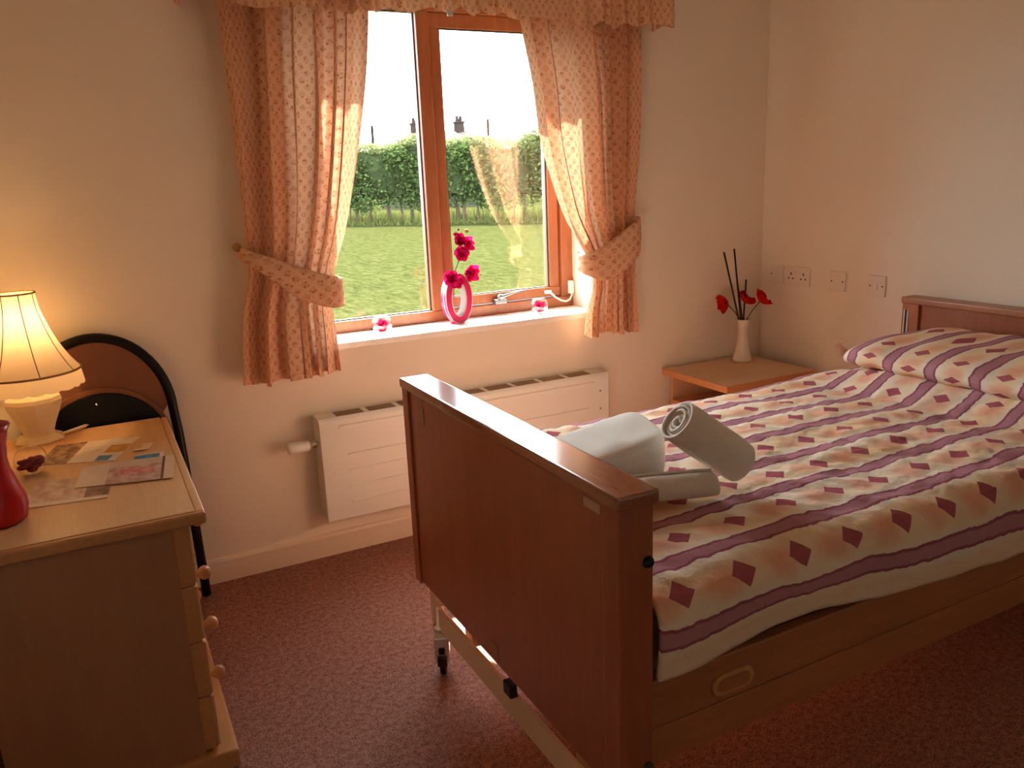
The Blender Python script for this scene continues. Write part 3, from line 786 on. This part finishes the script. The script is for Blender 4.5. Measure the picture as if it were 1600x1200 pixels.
# ------------------------------------------------------------------ sockets on the right wall
def plate(y0, y1, zc=.921, label='', cat='socket', holes=(), extra=None, name='wall_socket'):
    t = thing(name, label, cat, (RX, (y0+y1)/2, zc-.043))
    build('face_plate', B(RX-.010, RX-.0005, y0, y1, zc-.043, zc+.043), M_SOCKET, t, .0025)
    for (y, z, w, h) in holes:
        build('hole', B(RX-.0112, RX-.009, y-w/2, y+w/2, zc+z-h/2, zc+z+h/2), M_BLACK, t)
    return t
plate(2.815, 2.901, label='blank socket plate nearest the room corner', holes=((2.889, .002, .006, .006),), name='blank_plate')
def pins(y): return ((y, .012, .006, .012), (y+.013, -.010, .009, .006), (y-.013, -.010, .009, .006))
t = plate(2.655, 2.801, label='double power socket beside the blank plate above the bedside table', holes=pins(2.765)+pins(2.691))
for y in (2.74, 2.716): build('switch', B(RX-.014, RX-.009, y-.006, y+.006, .93, .948), M_SOCKET, t, .001)
plate(2.456, 2.542, zc=.919, label='blank-centred single wall plate between the double socket and the rocker plate', holes=((2.529, 0, .006, .006), (2.469, 0, .006, .006)), name='wall_plate')
t = plate(2.254, 2.340, zc=.917, label='single wall plate nearest the headboard with centre rocker', cat='switch', holes=((2.327, 0, .006, .006), (2.267, 0, .006, .006)), name='wall_switch')
build('rocker', B(RX-.014, RX-.009, 2.289, 2.305, .904, .930), M_WHITEPL, t, .001)

# ------------------------------------------------------------------ chest of drawers
DX0, DX1, DY0, DY1, DZ = -.335, .155, 1.885, 2.840, .690
ch = thing('chest_of_drawers', 'pale oak chest of drawers with round wooden knobs by the left wall', 'chest of drawers', (-.1, 2.35, 0))
build('chest_top', B(DX0, DX1-.022, DY0+.018, DY1, DZ-.026, DZ), M_OAKY, ch, .002)
build('top_edging', B(DX0, DX1, DY0, DY0+.018, DZ-.030, DZ-.001), M_EDGE, ch, .008, seg=3)
build('top_edging', B(DX1-.022, DX1, DY0+.018, DY1, DZ-.030, DZ-.001), M_OAKY, ch, .008, seg=3)
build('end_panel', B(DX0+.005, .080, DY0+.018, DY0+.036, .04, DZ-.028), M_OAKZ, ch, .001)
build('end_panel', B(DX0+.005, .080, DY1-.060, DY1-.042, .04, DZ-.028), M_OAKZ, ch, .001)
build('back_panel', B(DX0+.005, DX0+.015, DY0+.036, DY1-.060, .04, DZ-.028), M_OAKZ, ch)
build('plinth', B(DX0+.01, .155, DY0, DY1-.045, .0, .052), M_EDGE, ch, .008, seg=3)
zz = [.060, .208, .356, .504, .658]
for k in range(4):
    d = build('drawer', B(.062, .110+.003*(k % 2), DY0+.020, DY1-.044, zz[k]+.0015, zz[k+1]-.0015), M_EDGE, ch, .003)
    fr_ = build('drawer_front', B(.110, .117, DY0+.024, DY1-.048, zz[k]+.005, zz[k+1]-.005), M_OAKY, d, .002)
    for y in (2.115, DY1-.235):
        kz = (zz[k]+zz[k+1])/2+.006
        build('knob', MB().lathe([(.009, 0), (.008, .012), (.010, .018), (.017, .026), (.019, .034), (.016, .044), (.008, .049), (.0001, .050)], (.1165, y, kz), 20, Matrix.Rotation(PI/2, 3, 'Y')), M_EDGE, d, smooth=True)

# lamp
lx, ly = -.211, 2.778
lamp = thing('table_lamp', 'lit table lamp with cream fringed shade and ceramic urn base on the chest', 'lamp', (lx, ly, DZ))
build('lamp_foot', MB().lathe([(.0001, 0), (.070, 0), (.072, .006), (.064, .014), (.047, .022)], (lx, ly, DZ), 8, Matrix.Rotation(PI/8, 3, 'Z')), M_LAMPCER, lamp, .002)
build('lamp_urn', MB().lathe([(.047, .018), (.045, .032), (.053, .055), (.066, .085), (.077, .112), (.080, .126), (.077, .138), (.066, .150), (.046, .158), (.028, .164)], (lx, ly, DZ), 10, Matrix.Rotation(PI/8, 3, 'Z')), M_LAMPCER, lamp)
build('lamp_neck', MB().lathe([(.020, .152), (.018, .165), (.016, .24), (.011, .245), (.011, .26)], (lx, ly, DZ), 16), M_LAMPCER, lamp, smooth=True)
shp = [(.142, .215), (.127, .236), (.106, .272), (.086, .318), (.071, .364), (.060, .408), (.056, .452)]
def shade(prof, seg=96, scallop=.0):
    P = []
    for r, z in prof:
        P.append([(lx+r*(1-scallop*(1-abs(math.cos(4*a*2*PI/seg)))) * math.cos(a*2*PI/seg), ly+r*math.sin(a*2*PI/seg), DZ+z) for a in range(seg)])
    return MB().grid(P, closed_u=True)
zq = np.linspace(.215, .452, 22); rq = spline([p[1] for p in shp], [p[0] for p in shp], zq)
sh = build('lamp_shade', shade(list(zip(rq, zq))), M_SHADE, lamp, smooth=True)
P = []
for i in range(7):
    t = i/6
    P.append([(lx+(.142+.004*t+.0025*math.cos(a*2*PI/16)*t)*math.cos(a*2*PI/160), ly+(.142+.004*t)*math.sin(a*2*PI/160), DZ+.215-.046*t-.004*abs(math.sin(a*2*PI/160*10))*t) for a in range(160)])
build('shade_skirt', MB().grid(P, closed_u=True), M_SHADE, sh, smooth=True)
def circ(r, z, n=64): return [(lx+r*math.cos(2*PI*k/n), ly+r*math.sin(2*PI*k/n), DZ+z) for k in range(n)]
build('shade_braid', MB().tube(circ(.1435, .215), .0032, 8, True), M_SHADETRIM, sh, smooth=True)
build('shade_braid', MB().tube(circ(.0565, .451), .0028, 8, True), M_SHADETRIM, sh, smooth=True)
for k in range(8):
    a = 2*PI*(k+.35)/8
    build('shade_rib', MB().tube([(lx+(r+.001)*math.cos(a), ly+(r+.001)*math.sin(a), DZ+z) for r, z in zip(rq, zq)], .0014, 6), M_SHADETRIM, sh, smooth=True)
mb_ = Mat('bulb_glow'); e_ = mb_.n('ShaderNodeEmission'); e_.inputs[0].default_value = (1, .62, .25, 1); e_.inputs[1].default_value = 1.6; mb_.link(e_.outputs[0], mb_.out.inputs[0])
build('bulb', MB().ell((lx, ly, DZ+.315), (.026, .026, .034)), mb_.m, lamp, smooth=True)
ld = bpy.data.lights.new('lamp_bulb_light', 'POINT'); ld.energy = .36; ld.color = (1, .60, .28); ld.shadow_soft_size = .03
lo = bpy.data.objects.new('lamp_bulb_light', ld); COL.objects.link(lo); lo.location = (lx, ly, DZ+.362)

# things on the chest
rx_, ry_ = -.270, 2.085
rvp = [(.0001, 0), (.052, 0), (.060, .006), (.066, .035), (.064, .060), (.052, .095), (.043, .125), (.041, .150), (.045, .185), (.052, .212), (.060, .228), (.057, .228), (.049, .21), (.042, .185), (.037, .15), (.040, .12), (.058, .06), (.055, .01), (.0001, .008)]
tag(build('vase', MB().lathe(rvp, (rx_, ry_, DZ), 48), M_REDVASE, None, smooth=True), 'red glass vase with flared rim on the chest of drawers', 'vase')
bx, by = -.215, 2.425
gb = thing('potpourri_ball', 'small clear glass ball of dark red petals behind the red vase', 'ornament', (bx, by, DZ))
pr = [(max(.0001, .041*math.sin(PI*i/20*.93+.22)), .041-.041*math.cos(PI*i/20*.93+.22)) for i in range(21)]
pr = [(r, z-pr[0][1]) for r, z in pr]
build('glass_shell', MB().lathe([(.0001, 0)]+pr, (bx, by, DZ), 32), M_BOWL, gb, smooth=True)
for k in range(14):
    a = k*2.4; r = .022*((k % 5)/4)**.5
    build('petal', MB().ell((bx+r*math.cos(a), by+r*math.sin(a), DZ+.016+.026*(k/13)), (.015, .012, .007), 8, 6, Matrix.Rotation(a, 3, 'Z') @ Matrix.Rotation(.6, 3, 'X')), M_POTPOURRI, gb, smooth=True)

def print_mat(name, base, rects):
    m = Mat(name); u, v, _ = m.sep(m.coord('UV')); c = m.mix(0.0, base, base)
    for (u0, u1, v0, v1, ca, cb, sc) in rects:
        f = u.gt(u0)*u.lt(u1)*v.gt(v0)*v.lt(v1)
        pic = m.mix(m.noise(m.mapping(m.coord('UV'), (sc, sc*.6, 1)), 1.0, 3).step(.35, .65), ca, cb)
        c = m.mix(f, c, pic)
    m.set(c, .35, .4); return m.m
def leaflet(corners, z0, th, mat, label, group='leaflets on the chest of drawers'):
    """corners near-left, near-right, far-right, far-left"""
    mb = MB(); N = 10
    a, b, c_, d_ = [Vector((*q, 0)) for q in corners]
    top = []; uvt = []
    for j in range(N+1):
        for i in range(N+1):
            s, t = i/N, j/N
            p = (a*(1-s)+b*s)*(1-t)+(d_*(1-s)+c_*s)*t
            top.append((p.x, p.y, z0+th+.0015*math.sin(PI*s)*t)); uvt.append((s, t))
    n = len(top); mb.v = top+[(x, y, z0) for x, y, z in top]; mb.uv = uvt+uvt
    for j in range(N):
        for i in range(N):
            k = j*(N+1)+i; q = (k, k+1, k+N+2, k+N+1); mb.f += [q, tuple(n+w for w in reversed(q))]
    ring_ = [i for i in range(N+1)]+[j*(N+1)+N for j in range(1, N+1)]+[N*(N+1)+i for i in range(N-1, -1, -1)]+[j*(N+1) for j in range(N-1, 0, -1)]
    for i in range(len(ring_)):
        p, q = ring_[i], ring_[(i+1) % len(ring_)]; mb.f.append((p, n+p, n+q, q))
    o = build('leaflet', mb, mat); tag(o, label, 'leaflet', group); return o
CREAMP = (.74, .66, .54)
txt = [(.42, .66, v, v+.025, (.45, .40, .34), (.62, .55, .46), 60) for v in (.45, .52, .59, .66)]
m1 = print_mat('leaflet_print_a', CREAMP, [(0, .38, 0, 1, (.10, .045, .025), (.42, .26, .16), 9)]+txt+[(.74, 1, .35, .70, (.60, .30, .05), (.75, .45, .12), 5), (.72, .90, .02, .24, (.05, .20, .36), (.10, .30, .45), 5)])
leaflet([(-.211, 2.50), (-.016, 2.419), (.059, 2.628), (-.166, 2.679)], DZ, .002, m1, 'leaflet with a brown photo and cream page lying beside the lamp')
m2 = print_mat('leaflet_print_b', (.70, .55, .36), [(0, .30, 0, 1, (.66, .56, .44), (.72, .62, .50), 4), (.30, .87, 0, .72, (.46, .22, .17), (.66, .52, .42), 7), (.30, .87, .72, 1, (.60, .48, .36), (.66, .55, .42), 5), (.42, .80, .32, .62, (.60, .16, .18), (.70, .36, .30), 12), (.87, .90, 0, 1, (.10, .05, .03), (.2, .1, .06), 3)])
m3 = print_mat('leaflet_print_c', (.68, .58, .46), [(0, 1, .14, 1, (.44, .28, .20), (.68, .53, .42), 6), (.70, 1, .12, .6, (.10, .06, .05), (.30, .18, .14), 8)])
leaflet([(-.225, 2.145), (-.044, 2.112), (-.020, 2.29), (-.212, 2.335)], DZ, .002, m3, 'leaflet with a pinkish photo between the red vase and the front edge')
m4 = print_mat('leaflet_print_d', CREAMP, [(0, .86, .0, .9, (.06, .24, .38), (.12, .34, .48), 4)])
leaflet([(.020, 2.34), (.100, 2.33), (.112, 2.425), (.036, 2.432)], DZ, .0015, m4, 'blue leaflet sticking out from under the photo leaflet')
leaflet([(-.115, 2.225), (.111, 2.167), (.134, 2.363), (-.096, 2.398)], DZ+.0025, .002, m2, 'leaflet with a pink portrait photo nearest the front right edge')
m5 = print_mat('leaflet_print_e', (.76, .60, .36), [(.0, .4, .3, .8, (.70, .36, .06), (.78, .5, .16), 4)])
leaflet([(.035, 2.475), (.075, 2.470), (.092, 2.530), (.045, 2.535)], DZ+.0025, .0015, m5, 'small orange and white card on the corner of the lamp leaflet')
pn = thing('pen', 'white pen lying beside the lamp foot on the chest', 'pen', (-.12, 2.80, DZ))
build('barrel', MB().tube([(-.150, 2.79, DZ+.007), (-.085, 2.835, DZ+.010)], .005, 10), M_WHITEPL, pn, smooth=True)
build('nib', MB().tube([(-.085, 2.835, DZ+.010), (-.076, 2.841, DZ+.0105)], [.004, .001], 10), M_WHITEPL, pn, smooth=True)

# ------------------------------------------------------------------ folding chair leaning on the wall
fc = thing('folding_chair', 'black tubular folding chair with a rounded plywood back leaning on the wall', 'chair', (-.04, 2.85, 0))
ccx, cw = -.035, .218
def cpt(x, z, o=0.0): return (x, 2.852+.085*z/.96-o, z)
arc = [(ccx-cw*1.04, .0), (ccx-cw*1.03, .30), (ccx-cw*1.02, .60), (ccx-cw, .70)]
arc += [(ccx+cw*math.cos(a), .70+.262*math.sin(a)) for a in np.linspace(PI*.97, PI*.03, 30)]
arc += [(ccx+cw, .70), (ccx+cw*1.03, .60), (ccx+cw*1.06, .30), (ccx+cw*1.08, .0)]
build('frame_tube', MB().tube([cpt(x, z+.013 if z == 0 else z) for x, z in arc], 0.016, 12), M_BLACKTUBE, fc, smooth=True)
n = 28
pg = [(ccx+(cw-.012)*math.cos(a), .70+.25*math.sin(a)) for a in np.linspace(.06, PI-.06, n)]+[(ccx-.185, .690), (ccx+.185, .690)]
def slab(poly, o, th):
    mb = MB(); k = len(poly)
    mb.v = [cpt(x, z, o) for x, z in poly]+[cpt(x, z, o+th) for x, z in poly]
    mb.f = [tuple(range(k)), tuple(k+i for i in reversed(range(k)))]+[(i, k+i, k+(i+1) % k, (i+1) % k) for i in range(k)]
    return mb
build('backrest', slab(pg, -.006, .010), M_CHAIRWOOD, fc)
cir = lambda r, c, m=40: [(ccx+r*1.05*math.cos(2*PI*k/m), c+r*math.sin(2*PI*k/m)) for k in range(m)]
build('seat_board', slab(cir(.196, .605), .010, .012), M_CHAIRWOOD, fc)
build('seat_pad', slab(cir(.186, .600), .0225, .012), M_VINYL, fc, .004)
build('screw', MB().ell(cpt(ccx-.01, .752, .036), (.004, .003, .004), 8, 6), M_CHROME, fc)
build('leg', MB().tube([cpt(ccx-.19, .56, -.0), cpt(ccx-.185, .03, .005)], .010, 10), M_BLACKTUBE, fc, smooth=True)
build('leg', MB().tube([cpt(ccx+.19, .56, -.0), cpt(ccx+.20, .03, .005)], .010, 10), M_BLACKTUBE, fc, smooth=True)
build('rung', MB().tube([cpt(ccx-.185, .16, .0), cpt(ccx+.195, .16, .0)], .007, 8), M_BLACKTUBE, fc, smooth=True)

# ------------------------------------------------------------------ outdoors
GZ = -.12
def mat_lawn():
    m = Mat('mown_grass'); co = m.coord(); a = m.noise(m.mapping(co, (1, .28, 1)), 11.0, 5, .8); b = m.noise(m.mapping(co, (.5, .9, 1)), .55, 3); c = m.noise(m.mapping(co, (1, .3, 1)), 34, 3, .7)
    col = m.mix((a*.75+c*.45-.1).step(.32, .68), (.0075, .0105, .0023), (.0325, .0330, .0112)); col = m.mix((b-.3)*.5, col, (.026, .0265, .0085))
    m.set(col, 1.0, 0.0); return m.m
lawn = build('lawn', B(-250, 450, WYO+.02, 700, GZ-.2, GZ), mat_lawn())
struct(lawn, 'sunlit green mown lawn outside the window', 'lawn')
def mat_leaf(name, a, b, tr=.3):
    return mat_cloth(name, lambda m: m.mix(m.noise(m.coord(), 3.0, 3), a, b), tr)
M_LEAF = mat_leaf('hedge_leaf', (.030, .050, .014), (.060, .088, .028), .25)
M_LEAFSUN = mat_leaf('hedge_leaf_sunlit', (.09, .105, .04), (.16, .17, .075), .35)  # paler leaf colour: sunlight on the hedge top painted in
M_TRUNK = plain('bark', (.09, .06, .04), .9, .1, .3, 8)
M_CORE = plain('hedge_core_dark', (.018, .024, .010), .95, .0, .3, 3)  # dark colour for the added core, not modelled twigs
# hedge line on the ground
h0 = Vector((7.6, 38.6, GZ)); h1 = Vector((19.5, 21.6, GZ))
hd = (h1-h0).normalized(); hn = Vector((-hd.y, hd.x, 0)); hn = hn if hn.y < 0 else -hn      # towards the house
HL = (h1-h0).length
hedge = thing('hedge', 'tall clipped green hedge along the far side of the lawn', 'hedge', tuple((h0+h1)/2))
def htop(s):  # height along the hedge
    return 3.12+.10*math.sin(s*.9)+.12*math.sin(s*2.3+1)+0.85*float(smoothstep(HL-6.2, HL-4.4, s))*(1-.12*math.sin(s*3))
def leaves(n, fn, size, name, mat):
    v = []; f = []
    for k in range(n):
        p, s_ = fn(); R = Matrix.Rotation(random.uniform(0, 6.28), 3, 'Z') @ Matrix.Rotation(random.uniform(-1.3, 1.3), 3, 'X') @ Matrix.Rotation(random.uniform(0, 6.28), 3, 'Z')
        w = size*s_*random.uniform(.6, 1.3)
        b = len(v)
        for q in ((-.5*w, 0, 0), (0, -.3*w, .04*w), (.5*w, 0, 0), (0, .3*w, .04*w)):
            v.append(tuple(p+R @ Vector(q)))
        f.append((b, b+1, b+2, b+3))
    mb = MB(); mb.v = v; mb.f = f; mb.uv = [(0, 0)]*len(v)
    o = build(name, mb, mat, hedge); o['kind'] = 'stuff'; return o
def face_pt():
    s = random.uniform(-1, HL+1); t = random.random(); z = .82+.14*math.sin(s*1.9)+(htop(s)-.90)*t+random.uniform(-.32, .05)
    off = .55+.18*math.sin(s*2.1+z*1.3)+random.gauss(0, .10)-(.25*max(0, t-.85)/.15)
    return h0+hd*s+hn*off+Vector((0, 0, z)), 1.0
def top_pt():
    s = random.uniform(-1, HL+1); off = random.uniform(-.6, .5)
    return h0+hd*s+hn*off+Vector((0, 0, htop(s)+random.uniform(-.22, .18)*(1+.8*(s > HL-5.5)))), 1.0
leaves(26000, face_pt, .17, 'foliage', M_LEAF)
leaves(9000, top_pt, .17, 'top_foliage', M_LEAFSUN)
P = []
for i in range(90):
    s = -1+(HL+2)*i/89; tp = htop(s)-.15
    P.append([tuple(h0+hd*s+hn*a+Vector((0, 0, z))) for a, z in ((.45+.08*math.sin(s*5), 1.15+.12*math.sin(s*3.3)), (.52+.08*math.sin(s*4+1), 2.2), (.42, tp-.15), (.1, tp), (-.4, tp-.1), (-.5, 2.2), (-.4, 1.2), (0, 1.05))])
build('light_block_core', MB().grid(P, closed_u=True), M_CORE, hedge)  # solid core added behind the leaves to block light
s = .3
while s < HL:
    x = h0+hd*s+hn*random.uniform(-.15, .15); l = random.uniform(-.15, .15); r = random.uniform(.04, .11)
    build('trunk', MB().tube([x+Vector((0, 0, GZ-.03-GZ)), x+hd*l*.5+Vector((0, 0, .6)), x+hd*l+Vector((0, 0, 1.5))], [r, r*.8, r*.7], 7), M_TRUNK, hedge, smooth=True)
    s += random.uniform(.38, .95)
# rough grass under and behind the hedge
gv = []; gf = []
for k in range(16000):
    s = random.uniform(-1.5, HL+1.5); a = random.uniform(-2.6, .75); p = h0+hd*s+hn*a
    hh = random.uniform(.15, .62)*(1 if a < .2 else .4); w = random.uniform(.02, .05); d = Vector((random.gauss(0, .12), random.gauss(0, .12), hh)); q = Vector((math.cos(k), math.sin(k), 0))*w
    b = len(gv); gv += [tuple(p-q), tuple(p+q), tuple(p+d)]; gf.append((b, b+1, b+2))
mb = MB(); mb.v = gv; mb.f = gf; mb.uv = [(0, 0)]*len(gv)
M_ROUGH = mat_leaf('rough_grass', (.050, .060, .014), (.100, .105, .034), .4)
rg = build('rough_grass', mb, M_ROUGH); tag(rg, 'long rough grass under and behind the hedge', 'grass', None, 'stuff')

M_POLE = plain('pole_wood', (.018, .013, .010), .9, .0, .2, 2)
# house beyond the hedge: (px column) placed on its own ground far away
M_BRICK = plain('house_brick', (.026, .018, .016), .9, .0, .25, 3); M_ROOF = plain('house_roof', (.070, .058, .052), .9, .0, .1, 1); M_RENDER = plain('house_render', (.035, .036, .022), .9, .0)
def at(px, py, dist):
    d = fwd + r2*((px-800)/F_PX) + u2*(-(py-600)/F_PX)
    d = d/math.hypot(d.x, d.y); return Vector((0, 0, 1.4))+d*dist
A = at(592, 214, 62); Bp = at(735, 205, 62)
zr = (A.z+Bp.z)/2
rd = Vector((Bp.x-A.x, Bp.y-A.y, 0)).normalized(); rn = Vector((-rd.y, rd.x, 0))
A0 = Vector((A.x, A.y, 0)); B0 = Vector((Bp.x, Bp.y, 0))
house = thing('house', 'distant house with brick chimneys rising behind the hedge', 'house', ((A.x+Bp.x)/2, (A.y+Bp.y)/2, GZ))
mb = MB(); e = 3.2
mb.v = [tuple(A0+rn*e*sx_+Vector((0, 0, z))) for sx_, z in ((-1, GZ), (1, GZ), (1, zr-1.5), (0, zr-.05), (-1, zr-1.5))]+[tuple(B0+rn*e*sx_+Vector((0, 0, z))) for sx_, z in ((-1, GZ), (1, GZ), (1, zr-1.5), (0, zr-.05), (-1, zr-1.5))]
mb.f = [(0, 1, 2, 3, 4), (9, 8, 7, 6, 5), (0, 4, 9, 5), (1, 6, 7, 2), (4, 3, 8, 9), (3, 2, 7, 8), (0, 5, 6, 1)]
build('wall', mb, M_RENDER, house)
for sg in (-1, 1):
    mb = MB(); q = []
    for base, ext in ((A0, -.3), (B0, .3)):
        for hgt in (0, .12):
            q += [base+rd*ext+Vector((0, 0, zr+hgt)), base+rd*ext+rn*sg*(e+.4)+Vector((0, 0, zr-1.7+hgt))]
    mb.v = [tuple(w) for w in q]; mb.f = [(0, 1, 5, 4), (2, 6, 7, 3), (0, 2, 3, 1), (4, 5, 7, 6), (0, 4, 6, 2), (1, 3, 7, 5)]
    build('roof', mb, M_ROOF, house)
for px, wpx in ((650, 11), (718, 11)):
    p = at(px, 214, 62); w = wpx/F_PX*66/2
    c = build('chimney', MB().prism([(p.x-w, p.y-w), (p.x+w, p.y-w), (p.x+w, p.y+w), (p.x-w, p.y+w)], 2, zr-.8, zr+.78), M_BRICK, house)
    build('chimney_cap', MB().prism([(p.x-w*1.2, p.y-w*1.2), (p.x+w*1.2, p.y-w*1.2), (p.x+w*1.2, p.y+w*1.2), (p.x-w*1.2, p.y+w*1.2)], 2, zr+.68, zr+.80), M_BRICK, c)
    for k in (-1, 1):
        build('chimney_pot', MB().lathe([(.13, 0), (.11, .3), (.13, .32), (.13, .36)], (p.x+k*w*.45, p.y, zr+.8), 10), M_BRICK, c)
for px, py, hh, lab in ((581, 198, 40, 'distant telegraph pole left of the house beyond the hedge'), (762, 188, 40, 'distant telegraph pole right of the house beyond the hedge')):
    p = at(px, py, 75)
    t = thing('telegraph_pole', lab, 'pole', (p.x, p.y, GZ), 'telegraph poles')
    build('mast', MB().tube([(p.x, p.y, GZ), (p.x, p.y, p.z)], .13, 8), M_POLE, t)
    build('cap', MB().lathe([(.13, 0), (.13, .05), (.02, .12)], (p.x, p.y, p.z), 8), M_POLE, t)
